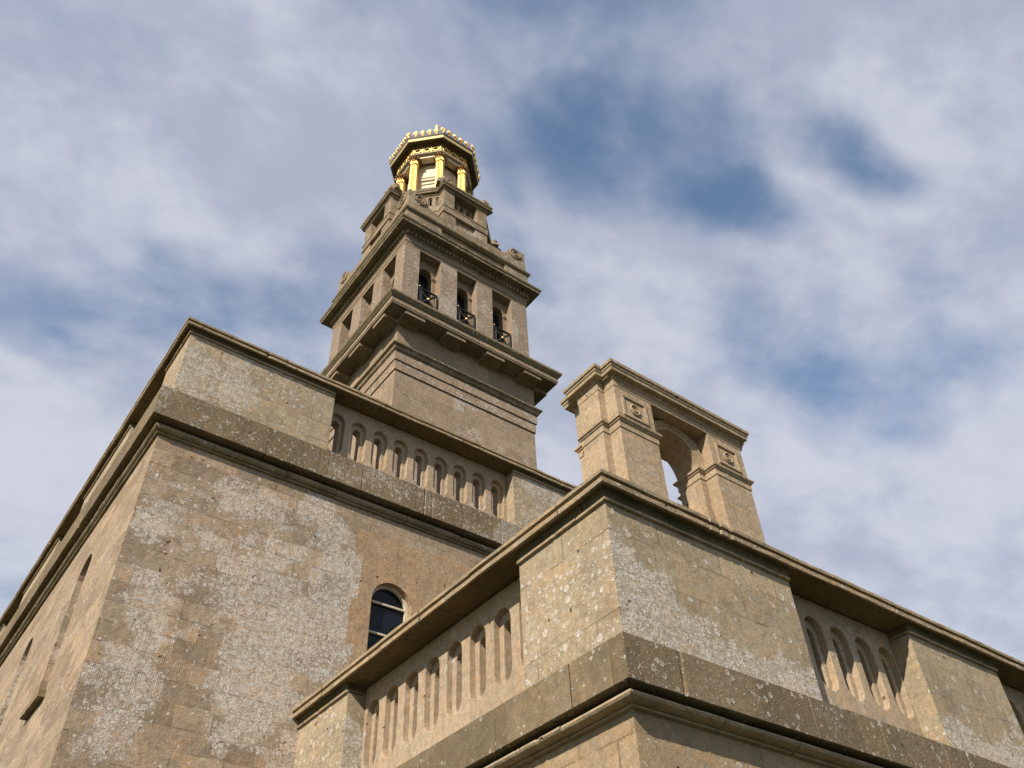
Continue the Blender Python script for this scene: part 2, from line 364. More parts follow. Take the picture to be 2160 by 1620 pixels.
# ------------------------------------------------------------------ mesh helpers
def thing(name, label, cat, loc=(0, 0, 0), group=None):
    o = bpy.data.objects.new(name, None)
    C.objects.link(o)
    o.location = (loc[0], loc[1], loc[2] + Z0)
    o.empty_display_size = 0.3
    o['label'] = label; o['category'] = cat
    if group: o['group'] = group
    return o


def root_of(p):
    while p.parent: p = p.parent
    return p


def mk(name, bm, mat, parent=None, label=None, smooth=False):
    bmesh.ops.recalc_face_normals(bm, faces=bm.faces[:])
    off = Vector((0, 0, Z0))
    if parent:
        off -= root_of(parent).location
    bmesh.ops.translate(bm, verts=bm.verts[:], vec=off)
    me = bpy.data.meshes.new(name)
    bm.to_mesh(me); bm.free()
    if smooth:
        for p in me.polygons: p.use_smooth = True
    me.materials.append(M[mat])
    o = bpy.data.objects.new(name, me)
    C.objects.link(o)
    if parent: o.parent = parent
    if label: o['label'] = label
    return o


def copy_part(o, parent, loc=(0, 0, 0), rot=0.0):
    c = o.copy(); C.objects.link(c); c.parent = parent
    c.location = loc; c.rotation_euler = (0, 0, rot)
    return c


def box(bm, x0, x1, y0, y1, z0, z1):
    v = [bm.verts.new(p) for p in ((x0, y0, z0), (x1, y0, z0), (x1, y1, z0), (x0, y1, z0), (x0, y0, z1), (x1, y0, z1), (x1, y1, z1), (x0, y1, z1))]
    for f in ((3, 2, 1, 0), (4, 5, 6, 7), (0, 1, 5, 4), (1, 2, 6, 5), (2, 3, 7, 6), (3, 0, 4, 7)):
        bm.faces.new([v[i] for i in f])


def B(*boxes):
    bm = bmesh.new()
    for b in boxes: box(bm, *b)
    return bm


def prism(bm, poly, z0, z1):
    a = [bm.verts.new((x, y, z0)) for x, y in poly]
    b = [bm.verts.new((x, y, z1)) for x, y in poly]
    n = len(poly)
    bm.faces.new(a[::-1]); bm.faces.new(b)
    for i in range(n):
        bm.faces.new((a[i], a[(i + 1) % n], b[(i + 1) % n], b[i]))


def mitre(path, i, closed):
    n = len(path)
    def nrm(a, b):
        d = (Vector(b) - Vector(a)).normalized()
        return Vector((d.y, -d.x))
    if closed or 0 < i < n - 1:
        n1 = nrm(path[(i - 1) % n], path[i]); n2 = nrm(path[i], path[(i + 1) % n])
        return (n1 + n2) / (1 + n1.dot(n2))
    return nrm(path[0], path[1]) if i == 0 else nrm(path[-2], path[-1])


def sweep(bm, path, prof, closed=False, slab=0.0, jit=0.0, wear=0.0, rng=None):
    """carry a closed profile [(out, z)] along a plan path; slab>0 cuts it into stones that sit a little unevenly"""
    rng = rng or random
    rings = []
    n = len(path)
    m_ = len(prof)
    omax = max(o for o, z in prof)
    def ring(p, d, do, dz, w, chip=0.0):
        vs = []
        for k, (o, z) in enumerate(prof):
            r = rng.uniform(-w, w) if w else 0.0
            q = rng.uniform(-w, w) * 0.6 if w else 0.0
            if chip and o > omax * 0.6 and 0.0 < o: r -= chip * rng.uniform(0.4, 1.0)
            vs.append(bm.verts.new((p[0] + d[0] * (o + do + r), p[1] + d[1] * (o + do + r), z + dz + q)))
        return vs
    edges = n if closed else n - 1
    for e in range(edges):
        a = Vector(path[e]); b = Vector(path[(e + 1) % n])
        L = (b - a).length; d = (b - a) / L
        nm = Vector((d.y, -d.x))
        rings.append(ring(a, mitre(path, e, closed), 0, 0, 0))
        if slab and L > 0.7:
            cuts = []; t = rng.uniform(0.55, 0.95) * slab
            while t < L - 0.3:
                cuts.append(t); t += slab * rng.uniform(0.75, 1.2)
            bounds = [0.30] + [c for c in cuts if c > 0.45] + [L - 0.30]
            do = dz = 0.0
            for j in range(len(bounds) - 1):
                s0, s1 = bounds[j], bounds[j + 1]
                if j: do, dz = rng.uniform(-jit, jit), rng.uniform(-jit, jit) * 0.7
                k = max(1, int((s1 - s0) / 0.16))
                for q in range(k + 1):
                    s = s0 + (s1 - s0) * q / k
                    if j and q == 0:
                        rings.append(ring(a + d * (s - 0.006), nm, pdo, pdz, 0)); rings.append(ring(a + d * (s - 0.003), nm, min(pdo, do) - 0.016, dz, 0)); rings.append(ring(a + d * (s + 0.003), nm, min(pdo, do) - 0.016, dz, 0))
                        s += 0.006
                    if wear and q and q < k and rng.random() < 0.10:
                        w_ = rng.uniform(0.015, 0.05); c_ = rng.uniform(0.006, 0.022)
                        rings.append(ring(a + d * (s - w_), nm, do, dz, 0)); rings.append(ring(a + d * (s - w_ * 0.5), nm, do, dz, wear, c_)); rings.append(ring(a + d * (s + w_ * 0.4), nm, do, dz, wear, c_ * 0.8)); rings.append(ring(a + d * (s + w_), nm, do, dz, 0))
                    else:
                        rings.append(ring(a + d * s, nm, do, dz, wear))
                pdo, pdz = do, dz
    if not closed:
        rings.append(ring(Vector(path[-1]), mitre(path, n - 1, closed), 0, 0, 0))
    cnt = len(rings)
    for i in range(cnt if closed else cnt - 1):
        r0, r1 = rings[i], rings[(i + 1) % cnt]
        for k in range(m_):
            bm.faces.new((r0[k], r1[k], r1[(k + 1) % m_], r0[(k + 1) % m_]))
    if not closed:
        bm.faces.new(rings[0]); bm.faces.new(rings[-1][::-1])


def SW(path, prof, closed=False, slab=0.0, jit=0.0, wear=0.0):
    bm = bmesh.new(); sweep(bm, path, prof, closed, slab, jit, wear); return bm


def arch_loop(cx, z0, zs, r, n=14):
    """upright opening with a round head: closed loop of (u, v)"""
    pts = [(cx - r, z0), (cx + r, z0)]
    pts += [(cx + r * math.cos(t), zs + r * math.sin(t)) for t in [math.pi * k / n for k in range(n + 1)]]
    return pts


def slot_loop(cx, z0, z1, r, n=8):
    pts = [(cx + r * math.cos(t), z0 + r + r * math.sin(t)) for t in [math.pi + math.pi * k / n for k in range(n + 1)]]
    pts += [(cx + r * math.cos(t), z1 - r + r * math.sin(t)) for t in [math.pi * k / n for k in range(n + 1)]]
    return pts


def rect(u0, u1, v0, v1):
    return [(u0, v0), (u1, v0), (u1, v1), (u0, v1)]


def plate(bm, f, outer, holes, d0, d1, back=True, front=True, sides=True):
    """plate with holes; f(u, v, d) -> xyz, d0 front depth, d1 back depth"""
    for d, on in ((d0, front), (d1, back)):
        if not on: continue
        es = []
        for lp in [outer] + holes:
            vs = [bm.verts.new(f(u, v, d)) for u, v in lp]
            es += [bm.edges.new((vs[i], vs[(i + 1) % len(vs)])) for i in range(len(vs))]
        bmesh.ops.triangle_fill(bm, use_beauty=True, use_dissolve=False, edges=es)
    for lp in (([outer] if sides else []) + holes):
        a = [bm.verts.new(f(u, v, d0)) for u, v in lp]
        b = [bm.verts.new(f(u, v, d1)) for u, v in lp]
        for i in range(len(lp)):
            j = (i + 1) % len(lp)
            bm.faces.new((a[i], a[j], b[j], b[i]))


def FA(y0):          # plane facing -y
    return lambda u, v, d: (u, y0 + d, v)


def FB(x0):          # plane facing -x
    return lambda u, v, d: (x0 + d, u, v)


def tube(bm, p0, p1, r, n=8):
    p0 = Vector(p0); p1 = Vector(p1); ax = (p1 - p0)
    q = ax.to_track_quat('Z', 'Y')
    ra = []; rb = []
    for k in range(n):
        o = q @ Vector((r * math.cos(2 * math.pi * k / n), r * math.sin(2 * math.pi * k / n), 0))
        ra.append(bm.verts.new(p0 + o)); rb.append(bm.verts.new(p1 + o))
    for k in range(n):
        bm.faces.new((ra[k], ra[(k + 1) % n], rb[(k + 1) % n], rb[k]))
    bm.faces.new(ra[::-1]); bm.faces.new(rb)


def polytube(bm, pts, r, n=6, closed=False, taper=None):
    rings = []
    N = len(pts)
    for i, p in enumerate(pts):
        p = Vector(p)
        a = Vector(pts[(i - 1) % N] if (closed or i) else pts[0]); b = Vector(pts[(i + 1) % N] if (closed or i < N - 1) else pts[-1])
        q = (b - a).to_track_quat('Z', 'Y')
        rr = r * (taper(i / (N - 1)) if taper else 1)
        rings.append([bm.verts.new(p + q @ Vector((rr * math.cos(2 * math.pi * k / n), rr * math.sin(2 * math.pi * k / n), 0))) for k in range(n)])
    for i in range(N if closed else N - 1):
        # match start index to avoid twisting
        A, Bq = rings[i], rings[(i + 1) % N]
        s = min(range(n), key=lambda s: sum((A[k].co - Bq[(k + s) % n].co).length for k in range(n)))
        for k in range(n):
            bm.faces.new((A[k], A[(k + 1) % n], Bq[(k + 1 + s) % n], Bq[(k + s) % n]))
    if not closed:
        bm.faces.new(rings[0][::-1]); bm.faces.new(rings[-1])


def lathe(bm, prof, cx, cy, n=24, flute=0.0, nf=0):
    """prof: [(r, z, fluted?)]"""
    rings = []
    for p in prof:
        r, z = p[0], p[1]; fl = flute if len(p) > 2 and p[2] else 0.0
        ring = []
        for k in range(n):
            t = 2 * math.pi * k / n
            rr = r * (1 - (fl * (0.5 + 0.5 * math.cos(nf * t)) if fl else 0))
            ring.append(bm.verts.new((cx + rr * math.cos(t), cy + rr * math.sin(t), z)))
        rings.append(ring)
    for a, b in zip(rings, rings[1:]):
        for k in range(n):
            bm.faces.new((a[k], a[(k + 1) % n], b[(k + 1) % n], b[k]))
    bm.faces.new(rings[0][::-1]); bm.faces.new(rings[-1])


# ------------------------------------------------------------------ ground
bm = bmesh.new()
NG = 24
gv = [[bm.verts.new((-400 + 800 * i / NG, -400 + 800 * j / NG, -Z0)) for j in range(NG + 1)] for i in range(NG + 1)]
for i in range(NG):
    for j in range(NG):
        bm.faces.new((gv[i][j], gv[i + 1][j], gv[i + 1][j + 1], gv[i][j + 1]))
go = mk('ground', bm, 'ground')
go['kind'] = 'structure'; go['label'] = 'grass and gravel ground around the stone building'

# ------------------------------------------------------------------ shared parapet pieces
def balustrade(parent, f, u0, u1, zb, zt, centres, slot_z0, slot_z1, depth, label=None, blind=False):
    """one carved panel: wide sunk slots with narrow slots cut through behind them"""
    bm = bmesh.new()
    plate(bm, f, rect(u0, u1, zb, zt), [slot_loop(c, slot_z0, slot_z1, 0.162) for c in centres], 0.0, 0.085, back=False)
    plate(bm, f, rect(u0, u1, zb, zt), [slot_loop(c + 0.0, slot_z0 + 0.06, slot_z1 - 0.12, 0.082) for c in centres], 0.085, 0.085 + depth, back=not blind)
    if blind:
        plate(bm, f, rect(u0, u1, zb, zt), [], 0.085 + depth, 0.085 + depth + 0.03)
    bmesh.ops.remove_doubles(bm, verts=bm.verts[:], dist=0.0004)
    o = mk('balustrade_panel', bm, 'panel', parent, label)
    bv = o.modifiers.new('soft_edges', 'BEVEL'); bv.width = 0.012; bv.segments = 2; bv.limit_method = 'ANGLE'; bv.angle_limit = math.radians(50)
    return o


def corona_profile(zf0, zf1, zs0, zs1, back):
    """fascia, hollow groove and thin top slab"""
    return [(-back, zf0 + 0.02), (0.095, zf0 + 0.02), (0.097, zf0), (0.128, zf0), (0.131, zf1 - 0.010),
            (0.035, zf1 - 0.004), (0.038, zs0 + 0.004), (0.142, zs0 + 0.012), (0.145, zs1), (-back, zs1 + 0.03)]


def bead_profile(zm, back):
    return [(-back, zm + 0.008), (0.012, zm - 0.004), (0.034, zm), (0.036, zm + 0.028), (0.018, zm + 0.042), (-back, zm + 0.042)]


def bed_profile(zm, zf0, back):
    return [(-back, zm + 0.0435), (0.014, zm + 0.0435), (0.020, zf0 - 0.03), (0.045, zf0 - 0.002), (0.055, zf0 + 0.001), (-back, zf0 + 0.001)]


# ------------------------------------------------------------------ main building
X2, Y2 = 2.005, 11.74
XE, YE = 17.0, 36.0
mb = thing('main_building', 'tall pale stone building at left with lichen crusted front wall and arched windows', 'building', (X2, Y2, -Z0))
WIN_A = (6.475, 5.5, 7.48, 0.39)                          # centre x, sill, spring, radius
WINS_B = [(14.43, 5.72, 7.93, 0.36), (18.02, 5.72, 7.93, 0.36), (21.6, 5.72, 7.93, 0.36), (25.2, 5.72, 7.93, 0.36)]
bm = bmesh.new()
plate(bm, FA(Y2), rect(X2, XE, -Z0, 9.154), [arch_loop(WIN_A[0], WIN_A[1], WIN_A[2], WIN_A[3])], 0.0, 0.42, back=False, sides=False)
plate(bm, FB(X2), rect(Y2, YE, -Z0, 9.154), [arch_loop(*w) for w in WINS_B], 0.0, 0.42, back=False, sides=False)
bmesh.ops.remove_doubles(bm, verts=bm.verts[:], dist=0.0005)
plate(bm, lambda u, v, d: (XE - d, u, v), rect(Y2, YE, -Z0, 9.154), [], 0.0, 0.1, back=False, sides=False)
plate(bm, lambda u, v, d: (u, YE - d, v), rect(X2, XE, -Z0, 9.154), [], 0.0, 0.1, back=False, sides=False)
mk('wall', bm, 'wall', mb)
rim = [(X2, YE), (X2, Y2), (XE, Y2), (XE, YE)]
# torus moulding and fillet under the band
mk('string_moulding', SW(rim, [(-0.25, 9.15), (0.0, 9.15), (0.045, 9.158), (0.05, 9.182), (0.028, 9.19), (0.075, 9.205), (0.102, 9.235), (0.108, 9.27), (0.095, 9.30), (0.06, 9.318), (-0.25, 9.33)], slab=1.25, jit=0.006, wear=0.003), 'mould', mb)
mk('plinth_band', SW(rim, [(-0.35, 9.34), (0.204, 9.384), (0.211, 9.39), (0.214, 9.976), (0.205, 9.984), (-0.35, 10.0)], slab=2.4, jit=0.002, wear=0.0015), 'band', mb)
ZD = 11.56
DT = 0.42
bm = bmesh.new()
prism(bm, [(X2, Y2), (4.914, Y2), (4.914, Y2 + DT), (X2 + DT, Y2 + DT), (X2 + DT, 12.95), (X2, 12.95)], 9.99, ZD)
mk('corner_die', bm, 'die', mb)
mk('parapet_die', B((9.25, 12.16, Y2, Y2 + DT, 9.99, ZD)), 'die', mb)
mk('parapet_die', B((X2, X2 + DT, 14.85, 17.85, 9.99, ZD)), 'die', mb)
mk('parapet_die', B((X2, X2 + DT, 19.75, 22.75, 9.99, ZD)), 'die', mb)
mk('parapet_die', B((X2, X2 + DT, 24.65, 30.0, 9.99, ZD)), 'die', mb)
mk('parapet_die', B((16.5, XE, Y2, Y2 + DT, 9.99, ZD)), 'die', mb)
balustrade(mb, FA(Y2 + 0.27), 4.914, 9.25, 9.99, 11.63, [7.082 + 0.483 * k for k in range(-4, 5)], 10.40, 11.365, 0.20)
balustrade(mb, FA(Y2 + 0.27), 12.16, 16.5, 9.99, 11.63, [14.33 + 0.483 * k for k in range(-4, 5)], 10.40, 11.365, 0.20)
for a, b in ((12.95, 14.85), (17.85, 19.75), (22.75, 24.65)):
    c = (a + b) / 2
    balustrade(mb, FB(X2 + 0.27), a, b, 9.99, 11.63, [c + 0.46 * k for k in (-1.5, -0.5, 0.5, 1.5)], 10.40, 11.365, 0.20)
zz_ = dict(zf0=11.640, zf1=11.700, zs0=11.714, zs1=11.772)
def cornice_runs(parent, runs, zm):
    for path, bay in runs:
        if not bay:
            mk('bead_moulding', SW(path, bead_profile(zm, 0.3), slab=1.3, jit=0.005, wear=0.003), 'cornice', parent)
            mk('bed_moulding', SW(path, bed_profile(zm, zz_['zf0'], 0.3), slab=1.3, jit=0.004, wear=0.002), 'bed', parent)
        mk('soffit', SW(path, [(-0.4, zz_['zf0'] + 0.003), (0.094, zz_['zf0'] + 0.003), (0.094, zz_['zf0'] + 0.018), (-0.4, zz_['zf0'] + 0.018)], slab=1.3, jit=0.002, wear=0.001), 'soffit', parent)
        mk('cornice', SW(path, corona_profile(zz_['zf0'], zz_['zf1'], zz_['zs0'], zz_['zs1'], 0.45), slab=1.15, jit=0.009, wear=0.0035), 'cornice', parent)
cornice_runs(mb, [([(X2, 14.85), (X2, 12.95)], True), ([(X2, 12.95), (X2, Y2), (4.914, Y2)], False), ([(4.914, Y2), (9.25, Y2)], True), ([(9.25, Y2), (12.16, Y2)], False), ([(12.16, Y2), (16.5, Y2)], True),
                  ([(16.5, Y2), (XE, Y2)], False), ([(X2, 17.85), (X2, 14.85)], False), ([(X2, 19.75), (X2, 17.85)], True), ([(X2, 22.75), (X2, 19.75)], False), ([(X2, 24.65), (X2, 22.75)], True), ([(X2, 30.0), (X2, 24.65)], False)], 11.535)
mk('roof', B((X2 + 0.25, XE - 0.2, Y2 + 0.25, YE - 0.2, 9.3, 9.6)), 'lead', mb)

def window(parent, f, spec, bars, label=None, depth=0.10):
    cx, z0, zs, r = spec
    bm = bmesh.new()
    plate(bm, f, arch_loop(cx, z0, zs, r - 0.002), [arch_loop(cx, z0 + 0.05, zs, r - 0.05)], depth, depth + 0.06)
    fr = mk('window', bm, 'frame', parent, label)
    for z in bars:
        bm = bmesh.new()
        plate(bm, f, rect(cx - r + 0.05, cx + r - 0.05, z - 0.016, z + 0.016), [], depth + 0.012, depth + 0.05)
        mk('glazing_bar', bm, 'frame', fr)
    bm = bmesh.new()
    plate(bm, f, arch_loop(cx, z0, zs, r - 0.003), [], depth + 0.064, depth + 0.07)
    mk('pane', bm, 'glass', fr)
    return fr
window(mb, FA(Y2), WIN_A, (7.50, 6.94, 6.38, 5.85))
for w in WINS_B:
    window(mb, FB(X2), w, (7.93, 7.35, 6.80, 6.25), depth=0.12)
    bm = bmesh.new(); plate(bm, FB(X2), rect(w[0] - 0.50, w[0] + 0.50, 5.61, 5.715), [], -0.10, 0.2)
    mk('window_sill', bm, 'mould', mb)
bm = bmesh.new(); plate(bm, FA(Y2), rect(WIN_A[0] - 0.5, WIN_A[0] + 0.5, 5.36, 5.495), [], -0.08, 0.2)
mk('window_sill', bm, 'mould', mb)

# ------------------------------------------------------------------ lower wing in front
XD, YD = 5.0985, 5.0
XW = 15.6
wg = thing('side_wing', 'lower stone wing in front at right with slotted balustrades and dark weathered band', 'building', (XD, YD, -Z0))
bm = bmesh.new()
plate(bm, FA(YD), rect(XD, XW, -Z0, 2.93), [], 0.0, 0.3, back=False, sides=False)
plate(bm, FB(XD), rect(YD, Y2 - 0.003, -Z0, 2.93), [], 0.0, 0.3, back=False, sides=False)
plate(bm, lambda u, v, d: (XW - d, u, v), rect(YD, Y2 - 0.003, -Z0, 2.93), [], 0.0, 0.3, back=False, sides=False)
bmesh.ops.remove_doubles(bm, verts=bm.verts[:], dist=0.0005)
mk('wall', bm, 'wing_wall', wg)
YJ = Y2 - 0.002
rim = [(XD, YJ), (XD, YD), (XW, YD), (XW, YJ)]
mk('string_moulding', SW(rim, [(-0.25, 2.925), (0.0, 2.925), (0.045, 2.932), (0.05, 2.952), (0.035, 2.956), (0.10, 2.960), (0.14, 2.975), (0.155, 2.995), (0.15, 3.015), (0.12, 3.032), (0.06, 3.042), (-0.25, 3.048)], slab=1.25, jit=0.005, wear=0.0025), 'wing_mould', wg)
mk('plinth_band', SW(rim, [(-0.35, 3.05), (0.204, 3.068), (0.211, 3.073), (0.214, 3.478), (0.205, 3.486), (-0.35, 3.50)], slab=2.4, jit=0.002, wear=0.0015), 'band', wg)
ZD2 = 5.06
bm = bmesh.new()
prism(bm, [(XD, YD), (7.90, YD), (7.90, YD + DT), (XD + DT, YD + DT), (XD + DT, 6.43), (XD, 6.43)], 3.49, ZD2)
mk('corner_die', bm, 'wing_die', wg)
mk('parapet_die', B((XD, XD + DT, 10.27, YJ, 3.49, ZD2)), 'wing_die', wg)
mk('parapet_die', B((10.215, 12.27, YD, YD + DT, 3.49, ZD2)), 'wing_die', wg)
mk('parapet_die', B((14.6, XW, YD, YD + DT, 3.49, ZD2)), 'wing_die', wg)
balustrade(wg, FB(XD + 0.27), 6.43, 10.27, 3.49, 5.16, [8.35 + 0.483 * k - 0.2415 for k in range(-3, 5)], 4.015, 4.925, 0.26, blind=True)
balustrade(wg, FA(YD + 0.27), 7.90, 10.215, 3.49, 5.16, [9.06 + 0.48 * k for k in range(-2, 3)], 4.015, 4.925, 0.26, blind=True)
balustrade(wg, FA(YD + 0.27), 12.27, 14.6, 3.49, 5.16, [13.43 + 0.48 * k for k in range(-2, 3)], 4.015, 4.925, 0.26, blind=True)
zz_ = dict(zf0=5.171, zf1=5.236, zs0=5.252, zs1=5.306)
cornice_runs(wg, [([(XD, YJ), (XD, 10.27)], False), ([(XD, 10.27), (XD, 6.43)], True), ([(XD, 6.43), (XD, YD), (7.90, YD)], False), ([(7.90, YD), (10.215, YD)], True), ([(10.215, YD), (12.27, YD)], False),
                  ([(12.27, YD), (14.6, YD)], True), ([(14.6, YD), (XW, YD)], False)], 5.045)
mk('roof', B((XD + 0.72, XW - 0.3, YD + 0.72, YJ, 4.2, 4.6)), 'lead', wg)

# ------------------------------------------------------------------ arched stone feature on the wing roof
PX = [(6.93, 7.672), (8.885, 9.66)]           # front piers
SX = [(6.805, 7.797), (8.76, 9.785)]          # slab piers behind them
YP, YS, YB, YPB = 6.30, 6.52, 6.96, 7.18
AB, AI0, AI1, AT = 4.6, 7.845, 8.03, 8.655
ar = thing('stone_arch', 'free standing pale stone arch with moulded cornice rising behind the lower wing parapet', 'arch', (8.3, 6.74, AB))
ar.location.z = AB + Z0
acx, arad = (SX[0][1] + SX[1][0]) / 2, (SX[1][0] - SX[0][1]) / 2
bm = bmesh.new()
plate(bm, FA(YS), rect(SX[0][0], SX[1][1], AB, AT), [arch_loop(acx, AB + 0.02, 8.03, arad, 24)], 0.0, YB - YS)
mk('arch_slab', bm, 'arch', ar)
for (a, b) in PX:
    o = mk('pier', B((a, b, YP, YS, AB, AT)), 'arch', ar)
    # sunk square with a carved scroll
    ra_, rb_ = (a, a + 0.56) if a < 8 else (b - 0.58, b)
    o2 = mk('pier', B((ra_, rb_, YB, YPB, AB, AT)), 'arch', ar)
def outline(i):
    """plan outline of one pier (slab plus front and back pilaster)"""
    (a, b), (s, t) = PX[i], SX[i]
    ra_, rb_ = (a, a + 0.56) if i == 0 else (b - 0.58, b)
    return [(a, YS), (a, YP), (b, YP), (b, YS), (t, YS), (t, YB), (rb_, YB), (rb_, YPB), (ra_, YPB), (ra_, YB), (s, YB), (s, YS)]
for i in (0, 1):
    bm = SW(outline(i), [(-0.02, 7.845), (0.012, 7.85), (0.014, 7.955), (0.032, 7.965), (0.034, 7.985), (0.055, 7.995), (0.06, 8.025), (-0.02, 8.035)], True)
    mk('impost_moulding', bm, 'arch', ar)
# archivolt
bm = bmesh.new()
N = 28
prof = [(0.0, 0.03), (0.07, 0.03), (0.075, 0.045), (0.12, 0.045), (0.125, 0.06), (0.15, 0.06), (0.155, -0.01), (0.0, -0.01)]
rg = []
for k in range(N + 1):
    t = math.pi * k / N
    rg.append([bm.verts.new((acx + (arad + 0.002 + a) * math.cos(t), YS - dd, 8.036 + (arad + 0.002 + a) * math.sin(t))) for a, dd in prof])
for k in range(N):
    for j in range(len(prof)):
        bm.faces.new((rg[k][j], rg[k][(j + 1) % len(prof)], rg[k + 1][(j + 1) % len(prof)], rg[k + 1][j]))
mk('archivolt', bm, 'arch', ar)
# entablature carried round both ends
ep = [(6.93, YS), (6.93, YP), (9.66, YP), (9.66, YS), (9.785, YS), (9.785, YB), (9.66, YB), (9.66, YPB), (6.93, YPB), (6.93, YB), (6.805, YB), (6.805, YS)]
bm = SW(ep, [(-0.1, AT), (0.006, AT + 0.002), (0.008, 8.775), (0.024, 8.782), (0.026, 8.80), (-0.1, 8.80)], True)
prism(bm, [(6.95, YP + 0.02), (9.64, YP + 0.02), (9.64, YPB - 0.02), (6.95, YPB - 0.02)], AT + 0.004, 8.79)
mk('architrave', bm, 'arch', ar)
bm = SW(ep, [(-0.1, 8.801), (0.018, 8.801), (0.035, 8.835), (0.11, 8.845), (0.115, 8.905), (0.128, 8.912), (0.13, 8.95), (0.15, 8.957), (0.155, 9.01), (-0.1, 9.03)], True)
prism(bm, [(6.85, YP + 0.02), (9.74, YP + 0.02), (9.74, YPB - 0.02), (6.85, YPB - 0.02)], 8.81, 9.035)
mk('cornice', bm, 'cornice', ar)
for cx in (7.29, 9.27):
    bm = bmesh.new()
    f = FA(YP)
    plate(bm, f, rect(cx - 0.245, cx + 0.245, 8.135, 8.53), [rect(cx - 0.205, cx + 0.205, 8.17, 8.495)], -0.022, 0.01)
    plate(bm, f, rect(cx - 0.20, cx + 0.20, 8.175, 8.49), [rect(cx - 0.185, cx + 0.185, 8.19, 8.475)], -0.009, 0.01)
    fr = mk('carved_square', bm, 'arch', ar)
    bm = bmesh.new()
    pts = [(cx + 0.086 * math.cos(t), YP - 0.012, 8.325 + 0.086 * math.sin(t)) for t in [2 * math.pi * k / 28 for k in range(28)]]
    polytube(bm, pts, 0.016, 6, True)
    sp_ = []
    for k in range(41):
        s = -1 + 2 * k / 40
        t = s * 4.4
        rr = 0.062 * abs(s) ** 0.8
        sp_.append((cx + rr * math.cos(t) * (1 if s >= 0 else -1), YP - 0.010, 8.325 + rr * math.sin(abs(t)) * (1 if s >= 0 else -1)))
    polytube(bm, sp_, 0.010, 6, False)
    mk('scroll_roundel', bm, 'arch', fr)

# ------------------------------------------------------------------ tower
XT, YT, TW = 9.985, 19.0, 6.12
XR, YR = XT + TW, YT + TW
CX, CY = 13.0, 22.07
tw = thing('stone_tower', 'square stone tower rising behind the building with bracketed ledge and open belvedere', 'tower', (CX, CY, 9.6))
sq = [(XT, YT), (XR, YT), (XR, YR), (XT, YR)]
bm = bmesh.new(); prism(bm, sq, 9.55, 20.95)
mk('shaft', bm, 'tower', tw)
mk('fascia', SW(sq, [(-0.3, 20.951), (0.04, 20.98), (0.045, 20.99), (0.05, 21.385), (-0.3, 21.386)], True), 'tower', tw)
mk('fascia', SW(sq, [(-0.3, 21.388), (0.085, 21.405), (0.09, 21.41), (0.096, 21.795), (-0.3, 21.80)], True), 'tower', tw)
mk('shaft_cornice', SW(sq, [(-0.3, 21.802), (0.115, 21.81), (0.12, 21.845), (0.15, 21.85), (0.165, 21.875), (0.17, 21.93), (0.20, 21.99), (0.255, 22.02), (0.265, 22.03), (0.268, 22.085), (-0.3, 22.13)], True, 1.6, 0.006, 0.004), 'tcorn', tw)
bm = bmesh.new(); prism(bm, [(XT - .05, YT - .05), (XR + .05, YT - .05), (XR + .05, YR + .05), (XT - .05, YR + .05)], 22.10, 23.39)
mk('frieze', bm, 'tfrieze', tw)
led = mk('ledge', SW(sq, [(-0.3, 23.662), (0.79, 23.67), (0.82, 23.72), (0.87, 23.78), (0.895, 23.82), (0.90, 23.86), (0.895, 23.93), (0.86, 23.95), (0.10, 24.02), (-0.3, 24.02)], True, 1.7, 0.006, 0.004), 'tcorn', tw)
mk('ledge_fascia', SW(sq, [(0.68, 23.402), (0.70, 23.385), (0.73, 23.385), (0.732, 23.44), (0.75, 23.45), (0.757, 23.46), (0.757, 23.66), (0.68, 23.66)], True, 1.7, 0.005, 0.003), 'tfrieze', tw)
bm = bmesh.new(); prism(bm, [(XT - .679, YT - .679), (XR + .679, YT - .679), (XR + .679, YR + .679), (XT - .679, YR + .679)], 23.40, 23.66)
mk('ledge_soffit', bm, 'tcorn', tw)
BR = [10.285, 12.07, 13.87, 15.655]
BRW = 0.41
def bracket(side, c):
    bm = bmesh.new()
    pf = [(0.045, 23.398), (0.675, 23.398), (0.675, 23.215), (0.66, 23.205), (0.57, 23.235), (0.45, 23.245), (0.33, 23.225), (0.20, 23.19), (0.10, 23.17), (0.045, 23.165)]
    a = []; b = []
    for o, z in pf:
        if side == 0: p, q = (c - BRW, YT - o, z), (c + BRW, YT - o, z)
        elif side == 1: p, q = (XT - o, c - BRW, z), (XT - o, c + BRW, z)
        elif side == 2: p, q = (c - BRW, YR + o, z), (c + BRW, YR + o, z)
        else: p, q = (XR + o, c - BRW, z), (XR + o, c + BRW, z)
        a.append(bm.verts.new(p)); b.append(bm.verts.new(q))
    bm.faces.new(a); bm.faces.new(b[::-1])
    for i in range(len(pf)):
        j = (i + 1) % len(pf)
        bm.faces.new((a[i], a[j], b[j], b[i]))
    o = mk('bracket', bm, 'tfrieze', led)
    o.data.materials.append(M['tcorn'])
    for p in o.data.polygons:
        if abs(p.normal.z) > 0.5: p.material_index = 1  # undersides take the darker stone: shade put into the colour
for c in BR:
    bracket(0, c); bracket(2, c)
for c in [v - 10.285 + 19.30 for v in BR]:
    bracket(1, c); bracket(3, c)

